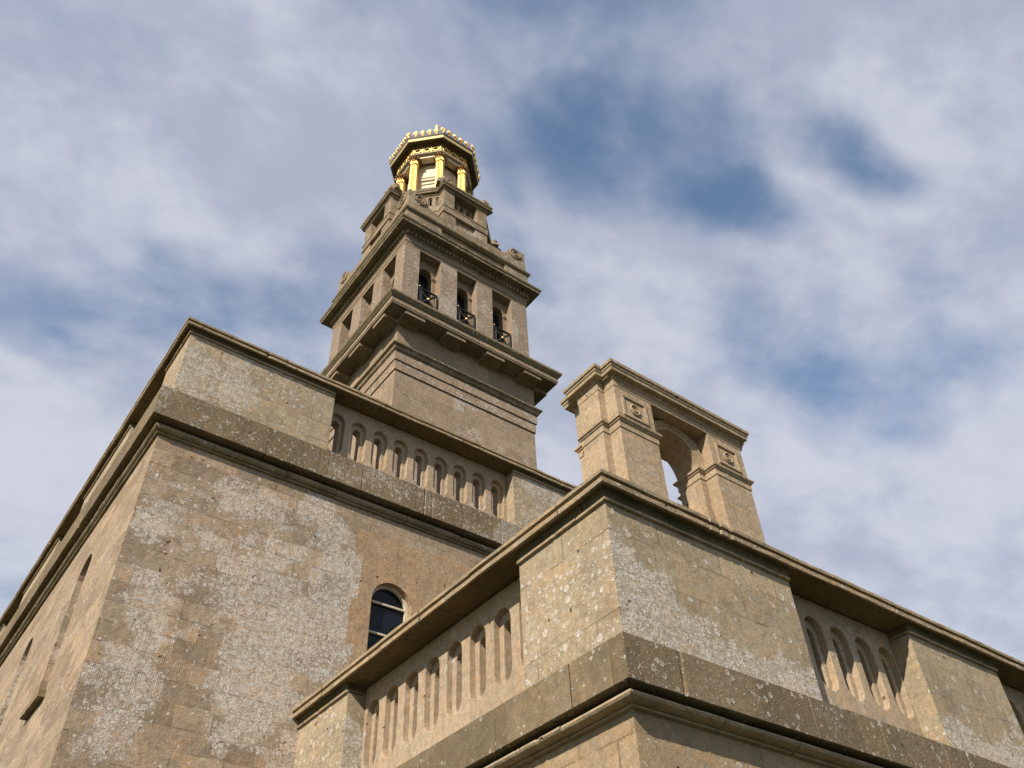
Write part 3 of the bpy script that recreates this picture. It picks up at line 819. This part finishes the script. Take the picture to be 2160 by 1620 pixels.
# belvedere: piers, inner wall with round-headed openings, entablature
ZB, ZP = 23.98, 28.14
OA = [(10.69, 11.70), (12.50, 13.49), (14.28, 15.29)]
OB = [(v0 - XT + YT, v1 - XT + YT) for v0, v1 in OA]
PT = 0.38
cuts = [XT] + [v for p in OA for v in p] + [XR]
for i, (px, py) in enumerate(((XT, YT), (XR - 0.70, YT), (XR - 0.70, YR - 0.70), (XT, YR - 0.70))):
    x0 = px; y0 = py
    wd = 0.70 if px == XT else 0.82
    bm = B((XT, cuts[1], YT, YT + (cuts[1] - XT), ZB, ZP)) if i == 0 else B((cuts[6], XR, YT, YT + 0.70, ZB, ZP)) if i == 1 else B((cuts[6], XR, YR - 0.82, YR, ZB, ZP)) if i == 2 else B((XT, cuts[1], YR - 0.82, YR, ZB, ZP))
    mk('corner_pier', bm, 'pier', tw)
for i in (0, 1):
    a, b = OA[i][1], OA[i + 1][0]
    mk('pier', B((a, b, YT, YT + PT, ZB, ZP)), 'pier', tw)
    mk('pier', B((a, b, YR - PT, YR, ZB, ZP)), 'pier', tw)
    a, b = OB[i][1], OB[i + 1][0]
    mk('pier', B((XT, XT + PT, a, b, ZB, ZP)), 'pier', tw)
    mk('pier', B((XR - PT, XR, a, b, ZB, ZP)), 'pier', tw)
bm = bmesh.new()
def inner(f, ops, e0, e1, d):
    plate(bm, f, rect(e0, e1, ZB, ZP), [arch_loop((a + b) / 2, ZB + 0.01, 27.30, 0.33) for a, b in ops], 0.0, d, back=False, sides=False)
inner(FA(YT + PT), OA, XT + PT, XR - PT, 0.34)
inner(FB(XT + PT), OB, YT + PT, YR - PT, 0.34)
inner(lambda u, v, d: (u, YR - PT - d, v), OA, XT + PT, XR - PT, 0.34)
inner(lambda u, v, d: (XR - PT - d, u, v), OB, YT + PT, YR - PT, 0.34)
iw = mk('belvedere_wall', bm, 'tfrieze', tw)
for f, ops in ((FA(YT + PT), OA), (FB(XT + PT), OB)):
    for a, b in ops:
        c = (a + b) / 2
        bm = bmesh.new()
        o_ = [(c + 0.41 * math.cos(t), 27.296 + 0.41 * math.sin(t)) for t in [math.pi * k / 18 for k in range(19)]]
        i_ = [(c + 0.33 * math.cos(t), 27.296 + 0.33 * math.sin(t)) for t in [math.pi * k / 18 for k in range(18, -1, -1)]]
        plate(bm, f, o_ + i_, [], -0.035, 0.01)
        mk('arch_moulding', bm, 'tfrieze', iw)
        for s in (-1, 1):
            bm = bmesh.new()
            u0, u1 = sorted((c + s * 0.505, c + s * 0.318))
            plate(bm, f, rect(u0, u1, 27.17, 27.23), [], -0.03, 0.34)
            plate(bm, f, rect(u0 - (0.015 if s > 0 else 0), u1 + (0.015 if s < 0 else 0), 27.231, 27.295), [], -0.055, 0.35)
            mk('impost', bm, 'tfrieze', iw)
mk('glazing', B((XT + 0.70, XR - 0.70, YT + 0.70, YR - 0.70, ZB, ZP - 0.1)), 'glass', tw)
mk('architrave', SW(sq, [(-0.6, ZP), (0.005, ZP), (0.008, 28.33), (0.03, 28.335), (0.034, 28.54), (0.055, 28.545), (0.06, 28.585), (-0.6, 28.59)], True), 'tfrieze', tw)
bm = SW(sq, [(-0.6, 28.592), (0.04, 28.592), (0.075, 28.63), (0.08, 28.66), (0.10, 28.665), (0.105, 28.86), (0.17, 28.87), (0.18, 28.93), (-0.6, 28.93)], True)
nd = 34
for k in range(nd):
    t0 = -0.08 + (TW + 0.16) * (k + 0.2) / nd; t1 = -0.08 + (TW + 0.16) * (k + 0.78) / nd
    box(bm, XT + t0, XT + t1, YT - 0.175, YT - 0.10, 28.67, 28.858); box(bm, XT - 0.175, XT - 0.10, YT + t0, YT + t1, 28.67, 28.858)
    box(bm, XT + t0, XT + t1, YR + 0.10, YR + 0.175, 28.67, 28.858); box(bm, XR + 0.10, XR + 0.175, YT + t0, YT + t1, 28.67, 28.858)
mk('dentil_course', bm, 'tcorn', tw)
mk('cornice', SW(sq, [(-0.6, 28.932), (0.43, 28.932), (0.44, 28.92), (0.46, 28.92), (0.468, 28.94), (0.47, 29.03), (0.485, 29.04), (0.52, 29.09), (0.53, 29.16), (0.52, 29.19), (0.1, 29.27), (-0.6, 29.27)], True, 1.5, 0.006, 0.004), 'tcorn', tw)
# blocking course: recessed field between corner blocks, capping, plain course and scrolled corner blocks
bm = bmesh.new()
c1, c2 = 1.62, 1.15
prism(bm, [(XT - .02, YT - .02), (XR + .02, YT - .02), (XR + .02, YR + .02), (XT - .02, YR + .02)], 29.25, 30.20)
mk('blocking_field', bm, 'upper', tw)
for (x0, x1, y0, y1) in ((XT - .12, XT + c1, YT - .12, YT + c1), (XR - c2, XR + .10, YT - .12, YT + c1), (XT - .12, XT + c1, YR - c2, YR + .10), (XR - c2, XR + .10, YR - c2, YR + .10)):
    mk('corner_block', B((x0, x1, y0, y1, 29.24, 30.205)), 'upper', tw)
mk('blocking_cap', SW(sq, [(-0.5, 30.21), (0.135, 30.21), (0.145, 30.225), (0.15, 30.26), (0.185, 30.27), (0.22, 30.31), (0.235, 30.37), (0.225, 30.40), (0.09, 30.45), (-0.5, 30.45)], True, 1.5, 0.006, 0.004), 'tcorn', tw)
bm = bmesh.new()
prism(bm, [(XT - .08, YT - .08), (XR + .06, YT - .08), (XR + .06, YR + .06), (XT - .08, YR + .06)], 30.44, 31.10)
mk('attic_course', bm, 'upper', tw)
def scroll_block(px, py, sx, sy):
    """block carved with a volute on both outer faces; sx, sy point inwards"""
    bm = bmesh.new()
    L, H, T = 0.98, 0.74, 0.98
    x = lambda a: px + sx * a
    y = lambda a: py + sy * a
    pr = [(0, 31.09), (L + 0.35, 31.09), (L + 0.30, 31.13), (L + 0.12, 31.20), (L, 31.34), (L - 0.05, 31.52), (L - 0.14, 31.68), (L - 0.26, 31.79), (L - 0.42, 31.85), (0, 31.85)]
    for ax in (0, 1):
        a = []; b = []
        for u, z in pr:
            if ax == 0: p, q = (x(u), y(0 if ax == 0 else 0), z), (x(u), y(0.62), z)
            else: p, q = (x(0.003), y(u + 0.003), z - 0.003), (x(0.62), y(u + 0.003), z - 0.003)
            a.append(bm.verts.new(p)); b.append(bm.verts.new(q))
        bm.faces.new(a); bm.faces.new(b[::-1])
        for i in range(len(pr)):
            j = (i + 1) % len(pr)
            bm.faces.new((a[i], a[j], b[j], b[i]))
    o = mk('scroll_block', bm, 'upper', tw)
    bm = bmesh.new()
    for ax in (0, 1):
        pts = []
        for k in range(60):
            t = k / 59; an = -math.pi * 0.5 + t * 4.6 * math.pi; rr = 0.31 * (1 - t) ** 0.85 + 0.035
            u = 0.56 - rr * math.cos(an) if False else 0.52 + rr * math.cos(an); z = 31.47 + rr * math.sin(an)
            pts.append((x(u), y(-0.02), z) if ax == 0 else (x(-0.02), y(u), z))
        polytube(bm, pts, 0.055, 7, False, lambda t: 1.0 - 0.35 * t)
    mk('volute', bm, 'upper', o)
scroll_block(XT - .07, YT - .07, 1, 1); scroll_block(XR + .05, YT - .07, -1, 1); scroll_block(XT - .07, YR + .05, 1, -1)

# octagonal stage with four projecting faces
def poly16(a_diag, a_card, hw):
    s2 = math.sqrt(2)
    pts = []
    for k in range(4):
        c, s = math.cos(k * math.pi / 2), math.sin(k * math.pi / 2)
        yin = a_diag * s2 - hw
        for (px, py) in ((-hw, -yin), (-hw, -a_card), (hw, -a_card), (hw, -yin)):
            pts.append((CX + px * c - py * s, CY + px * s + py * c))
    return pts
AD, AC, HW = 2.61, 2.94, 1.185
base = poly16(AD + 0.02, AC + 0.02, HW + 0.02)
bm = bmesh.new(); prism(bm, poly16(AD + 0.03, AC - 0.10, HW - 0.10), 30.9, 31.975)
mk('octagon_base', bm, 'upper', tw)
def rot4(k, x, y):
    c, s = math.cos(k * math.pi / 2), math.sin(k * math.pi / 2)
    return (CX + x * c - y * s, CY + x * s + y * c)
def boxr(bm, k, x0, x1, y0, y1, z0, z1):
    v = [bm.verts.new((*rot4(k, x, y), z)) for x, y, z in ((x0, y0, z0), (x1, y0, z0), (x1, y1, z0), (x0, y1, z0), (x0, y0, z1), (x1, y0, z1), (x1, y1, z1), (x0, y1, z1))]
    for f in ((3, 2, 1, 0), (4, 5, 6, 7), (0, 1, 5, 4), (1, 2, 6, 5), (2, 3, 7, 6), (3, 0, 4, 7)):
        bm.faces.new([v[i] for i in f])
for k in range(4):
    for s in (-1, 1):
        bm = bmesh.new(); x0, x1 = sorted((s * HW, s * 0.515)); boxr(bm, k, x0, x1, -AC, -AD + 0.3, 30.9, 31.97); mk('base_block', bm, 'upper', tw)
        bm = bmesh.new(); x0, x1 = sorted((s * HW, s * 0.62)); boxr(bm, k, x0, x1, -AC, -AD + 0.3, 32.50, 33.70); mk('octagon_pier', bm, 'upper', tw)
base16 = poly16(AD, AC, HW)
mk('string_course', SW(base16, [(-0.6, 31.976), (0.045, 31.976), (0.05, 31.985), (0.05, 32.0), (0.03, 32.02), (0.032, 32.40), (0.055, 32.41), (0.06, 32.47), (0.02, 32.50), (-0.6, 32.52)], True), 'upper', tw)
for k in range(8):
    an = k * math.pi / 4
    card = k % 2 == 0
    c, s = math.cos(an), math.sin(an)
    f = lambda u, v, d, c=c, s=s: (CX + u * c + (AD - d) * s, CY + u * s - (AD - d) * c, v)
    bm = bmesh.new()
    hwid = 1.15 if not card else 0.66
    ctr = [0.355 * (j - 2.5) for j in range(6)] if not card else [-0.36, 0.0, 0.36]
    plate(bm, f, rect(-hwid, hwid, 32.50, 33.71), [slot_loop(q, 32.96, 33.61, 0.098) for q in ctr], 0.0, 0.06, back=False)
    plate(bm, f, rect(-hwid, hwid, 32.50, 33.71), [slot_loop(q, 33.0, 33.55, 0.05) for q in ctr], 0.06, 0.20)
    mk('slotted_panel', bm, 'upper', tw)
mk('octagon_cornice', SW(base16, [(-0.9, 33.705), (0.02, 33.705), (0.03, 33.72), (0.05, 33.75), (0.06, 33.81), (0.15, 33.83), (0.165, 33.84), (0.17, 33.94), (0.19, 33.95), (0.215, 34.0), (0.22, 34.09), (-0.9, 34.15)], True), 'tcorn', tw)
bm = bmesh.new(); prism(bm, poly16(AD - 0.8, AC - 1.0, 0.75), 34.0, 34.16); mk('octagon_roof', bm, 'lead', tw)

def antefix_mesh(bm, scale, n=5):
    """curled palm-leaf block at the origin facing -y"""
    bmesh.ops.create_uvsphere(bm, u_segments=40, v_segments=14, radius=1.0)
    for v in bm.verts:
        x, y, z = v.co
        a = math.atan2(x, z + 0.35)
        rib = 1.0 + 0.10 * math.cos(a * 9)
        v.co = Vector((x * 0.44 * rib, y * 0.27 * rib - 0.10 * max(0, z), 0.30 + z * 0.42 * rib)) * scale
    box(bm, -0.46 * scale, 0.46 * scale, -0.30 * scale, 0.30 * scale, 0.0, 0.16 * scale)
proto = None
for k in range(4):
    for s in (-1, 1):
        an = math.atan2(s * 0.414, -1) if False else 0
        x, y = rot4(k, s * (HW + 0.02), -(AC + 0.0))
        # stand each block on the cornice corner, facing outwards
        bm = bmesh.new(); antefix_mesh(bm, 0.78)
        rot = math.atan2(y - CY, x - CX) + math.pi / 2
        bmesh.ops.rotate(bm, verts=bm.verts[:], cent=(0, 0, 0), matrix=Matrix.Rotation(rot, 3, 'Z'))
        q = Vector((CX - x, CY - y, 0)).normalized() * 0.12
        bmesh.ops.translate(bm, verts=bm.verts[:], vec=(x + q.x, y + q.y, 34.09))
        mk('antefix', bm, 'upper', tw)

# ------------------------------------------------------------------ iron railings in the belvedere openings
def railing(name_label, f, a, b, out, group):
    c = (a + b) / 2
    p = f(c, 24.0, 0)
    r = thing('railing', name_label, 'railing', (p[0], p[1], 24.0), group)
    x0, x1 = a + 0.10, b - 0.10
    zb, zt = 25.02, 25.95
    d = 0.07
    P = lambda u, v, dd=d: f(u, v, dd)
    for s in (x0, x1):
        bm = bmesh.new(); tube(bm, P(s, 23.99), P(s, zt + 0.05), 0.035, 8)
        mk('post', bm, 'iron', r)
        e = s + (0.10 if s == x0 else -0.10)
        bm = bmesh.new(); tube(bm, P(e, 23.99, d), P(e, zt, d), 0.020, 6)
        mk('side_bar', bm, 'iron', r)
    for z in (zt, zb, 24.2):
        bm = bmesh.new(); tube(bm, P(x0, z), P(x1, z), 0.045, 8)
        mk('rail', bm, 'iron', r)
    bm = bmesh.new()
    tube(bm, P(x0, zb), P(x1, zt), 0.05, 6); tube(bm, P(x0, zt), P(x1, zb), 0.045, 6)
    tube(bm, P(x0, 24.2), P(x1, zb), 0.025, 6); tube(bm, P(x0, zb), P(x1, 24.2), 0.022, 6)
    mk('cross_bar', bm, 'iron', r)
    bm = bmesh.new(); bmesh.ops.create_uvsphere(bm, u_segments=12, v_segments=8, radius=0.06, matrix=Matrix.Translation(P(c, (zb + zt) / 2, d - 0.03)))
    mk('boss', bm, 'gold', r, smooth=True)
    for u, z in ((x0, zt + 0.08), (x1, zt + 0.08), (x0, zb), (x1, zb)):
        bm = bmesh.new(); bmesh.ops.create_uvsphere(bm, u_segments=10, v_segments=6, radius=0.034, matrix=Matrix.Translation(P(u, z, d - 0.025)))
        mk('knob', bm, 'gold', r, smooth=True)
LA = ['black iron railing with gilt boss in the leftmost opening of the right tower face', 'black iron railing with gilt boss in the middle opening of the right tower face', 'black iron railing with gilt boss in the rightmost opening of the right tower face']
LB = ['black iron railing behind the ledge in the rightmost opening of the left tower face', 'black iron railing behind the ledge in the middle opening of the left tower face', 'black iron railing behind the ledge in the leftmost opening of the left tower face']
for (a, b), l in zip(OA, LA): railing(l, FA(YT), a, b, 0, 'iron railings in the tower belvedere')
for (a, b), l in zip(OB, LB): railing(l, FB(XT), a, b, 0, 'iron railings in the tower belvedere')

# ------------------------------------------------------------------ gilded lantern
ln = thing('gilded_lantern', 'octagonal gilded lantern with fluted columns and leaf finials on top of the tower', 'lantern', (CX, CY, 34.16))
def octa(a):
    r = a / math.cos(math.pi / 8)
    return [(CX + r * math.cos(math.radians(-112.5 + 45 * k)), CY + r * math.sin(math.radians(-112.5 + 45 * k))) for k in range(8)]
bm = bmesh.new(); prism(bm, octa(2.0), 34.16, 34.45); prism(bm, octa(1.92), 34.45, 34.62)
mk('base', bm, 'grey_paint', ln)
core = bmesh.new(); prism(core, octa(1.22), 34.6, 38.62)
core = mk('core', core, 'paint', ln)
for k in range(8):
    an = k * math.pi / 4; c, s = math.cos(an), math.sin(an)
    f = lambda u, v, d, c=c, s=s: (CX + u * c + (1.22 - d) * s, CY + u * s - (1.22 - d) * c, v)
    bm = bmesh.new()
    for s_ in (-1, 1):
        u0, u1 = sorted((s_ * 0.50, s_ * 0.34)); plate(bm, f, rect(u0, u1, 34.63, 38.3), [], -0.05, 0.02)
    for (z0, z1, dp) in ((37.2, 37.32, 0.09), (36.9, 36.97, 0.06), (36.55, 36.62, 0.06), (35.55, 35.68, 0.09), (37.5, 37.6, 0.05)):
        plate(bm, f, rect(-0.335, 0.335, z0, z1), [], -dp, 0.02)
    plate(bm, f, rect(-0.27, 0.27, 35.82, 36.42), [rect(-0.19, 0.19, 35.92, 36.32)], -0.05, 0.02)
    plate(bm, f, rect(-0.11, 0.11, 36.0, 36.24), [], -0.05, 0.02)
    mk('panelling', bm, 'paint', core)
cols = []
for k in range(8):
    vx, vy = octa(1.60)[k]
    bm = bmesh.new()
    lathe(bm, [(0.30, 34.62), (0.30, 34.72), (0.27, 34.76), (0.265, 34.82), (0.235, 34.86)] + [(0.235 - 0.028 * t, 34.9 + 3.16 * t, True) for t in [j / 8 for j in range(9)]] + [(0.205, 38.08)], vx, vy, 96, 0.13, 16)
    col = mk('column', bm, 'gold', ln)
    bm = bmesh.new()
    lathe(bm, [(0.20, 38.079), (0.236, 38.09), (0.24, 38.12), (0.225, 38.14), (0.228, 38.15, True), (0.235, 38.30, True), (0.25, 38.42, True), (0.25, 38.44)], vx, vy, 96, 0.16, 16)
    mk('capital', bm, 'gold', col)
    bm = bmesh.new()
    for j in range(16):
        t = 2 * math.pi * j / 16
        dx, dy = math.cos(t), math.sin(t)
        pts = [(vx + dx * r_, vy + dy * r_, z_) for r_, z_ in ((0.20, 38.38), (0.25, 38.46), (0.31, 38.53), (0.355, 38.535), (0.36, 38.50))]
        polytube(bm, pts, 0.05, 6, False, lambda q: 1.1 - 0.45 * q)
    lathe(bm, [(0.24, 38.445), (0.29, 38.52), (0.31, 38.57), (0.31, 38.62)], vx, vy, 32)
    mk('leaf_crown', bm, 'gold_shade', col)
mk('beam', SW(octa(1.70), [(-0.34, 38.621), (0.0, 38.621), (0.004, 38.80), (-0.34, 38.80)], True), 'paint', ln)
bm = bmesh.new(); prism(bm, octa(1.40), 38.64, 38.80)
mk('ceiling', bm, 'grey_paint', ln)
mk('fillet', SW(octa(1.70), [(-0.34, 38.801), (0.10, 38.801), (0.15, 38.82), (0.155, 38.90), (-0.34, 38.91)], True), 'stone_paint', ln)
frz = bmesh.new(); prism(frz, octa(1.76), 38.905, 39.43)
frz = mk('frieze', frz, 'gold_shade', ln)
for k in range(8):
    an = k * math.pi / 4; c, s = math.cos(an), math.sin(an)
    f = lambda u, v, d, c=c, s=s: (CX + u * c + (1.76 - d) * s, CY + u * s - (1.76 - d) * c, v)
    for q in (-0.47, 0.0, 0.47):
        bm = bmesh.new()
        polytube(bm, [f(q + 0.165 * math.cos(t), 39.165 + 0.165 * math.sin(t), -0.035) for t in [2 * math.pi * j / 24 for j in range(24)]], 0.048, 7, True)
        mk('wreath', bm, 'gold', frz)
    for q in (-0.70, -0.235, 0.235, 0.70):
        bm = bmesh.new()
        plate(bm, f, [(q - 0.028, 38.93), (q + 0.028, 38.93), (q + 0.028, 39.34), (q + 0.05, 39.345), (q + 0.05, 39.40), (q - 0.05, 39.40), (q - 0.05, 39.345), (q - 0.028, 39.34)], [], -0.075, 0.01)
        mk('upright', bm, 'gold', frz)
bm = SW(octa(1.76), [(-0.4, 39.431), (0.06, 39.431), (0.08, 39.44), (0.10, 39.47), (0.11, 39.55), (-0.4, 39.56)], True)
mk('bed_moulding', bm, 'grey_paint', ln)
for k in range(8):
    an = k * math.pi / 4; c, s = math.cos(an), math.sin(an)
    f = lambda u, v, d, c=c, s=s: (CX + u * c + (1.88 - d) * s, CY + u * s - (1.88 - d) * c, v)
    bm = bmesh.new()
    comb = [(0.75, 39.558), (-0.75, 39.558)]
    for j in range(12):
        q = -0.70 + 1.4 * j / 11
        comb += [(q - 0.033, 39.54), (q - 0.033, 39.47), (q + 0.033, 39.47), (q + 0.033, 39.54)]
    plate(bm, f, comb, [], -0.075, 0.02)
    mk('bead_row', bm, 'gold_shade', ln)
mk('soffit', SW(octa(1.76), [(-0.4, 39.561), (0.385, 39.561), (0.385, 39.66), (-0.4, 39.66)], True), 'grey_paint', ln)
mk('cornice', SW(octa(1.76), [(0.386, 39.56), (0.39, 39.545), (0.43, 39.545), (0.436, 39.56), (0.44, 39.745), (0.40, 39.77), (0.386, 39.77)], True), 'gilt_paint', ln)
mk('gutter', SW(octa(1.76), [(-0.4, 39.771), (0.445, 39.771), (0.455, 39.79), (0.48, 39.84), (0.485, 39.90), (0.47, 39.93), (-0.4, 39.97)], True), 'grey_paint', ln)
bm = bmesh.new()
for i in range(8):
    a, b = octa(2.20)[i], octa(2.20)[(i + 1) % 8]
    tube(bm, (a[0], a[1], 40.03), (b[0], b[1], 40.03), 0.014, 5)
mk('finial_rail', bm, 'iron', ln)
def finial(x, y, rot, big=1.0):
    bm = bmesh.new()
    for k in range(-2, 3):
        a = k * 0.62
        pts = [(math.sin(a) * 0.125 * t * big, -0.05 * math.sin(t * 2.4) * big, (0.06 + 0.10 * t + math.cos(a) * 0.17 * t) * big) for t in [j / 6 for j in range(7)]]
        polytube(bm, pts, 0.030 * big, 6, False, lambda t: 0.55 + 0.8 * math.sin(math.pi * min(1.0, t * 0.85 + 0.05)))
    tube(bm, (0, 0, -0.02), (0, 0, 0.14 * big), 0.035 * big, 8)
    tube(bm, (-0.07 * big, 0, 0.055 * big), (0.07 * big, 0, 0.055 * big), 0.03 * big, 6)
    bmesh.ops.rotate(bm, verts=bm.verts[:], cent=(0, 0, 0), matrix=Matrix.Rotation(rot, 3, 'Z'))
    bmesh.ops.translate(bm, verts=bm.verts[:], vec=(x, y, 39.96))
    return bm
O22 = octa(2.19)
for i in range(8):
    a, b = Vector(O22[i]), Vector(O22[(i + 1) % 8])
    for j in range(5):
        p = a.lerp(b, j / 5)
        rot = i * math.pi / 4 - (math.pi / 8 if j == 0 else 0)
        mk('finial', finial(p.x, p.y, rot, 1.25), 'gold', ln)
bm = bmesh.new(); lathe(bm, [(2.1, 39.95), (1.5, 40.35), (0.7, 41.1), (0.25, 41.9), (0.09, 42.4), (0.07, 43.9)], CX, CY, 16)
mk('roof', bm, 'lead', ln)
bm = bmesh.new(); lathe(bm, [(0.05, 43.88), (0.10, 43.95), (0.06, 44.05), (0.11, 44.2), (0.145, 44.38), (0.12, 44.58), (0.06, 44.74), (0.01, 44.80)], CX, CY, 24, 0, 0)
mk('apex_finial', bm, 'gold', ln, smooth=True)
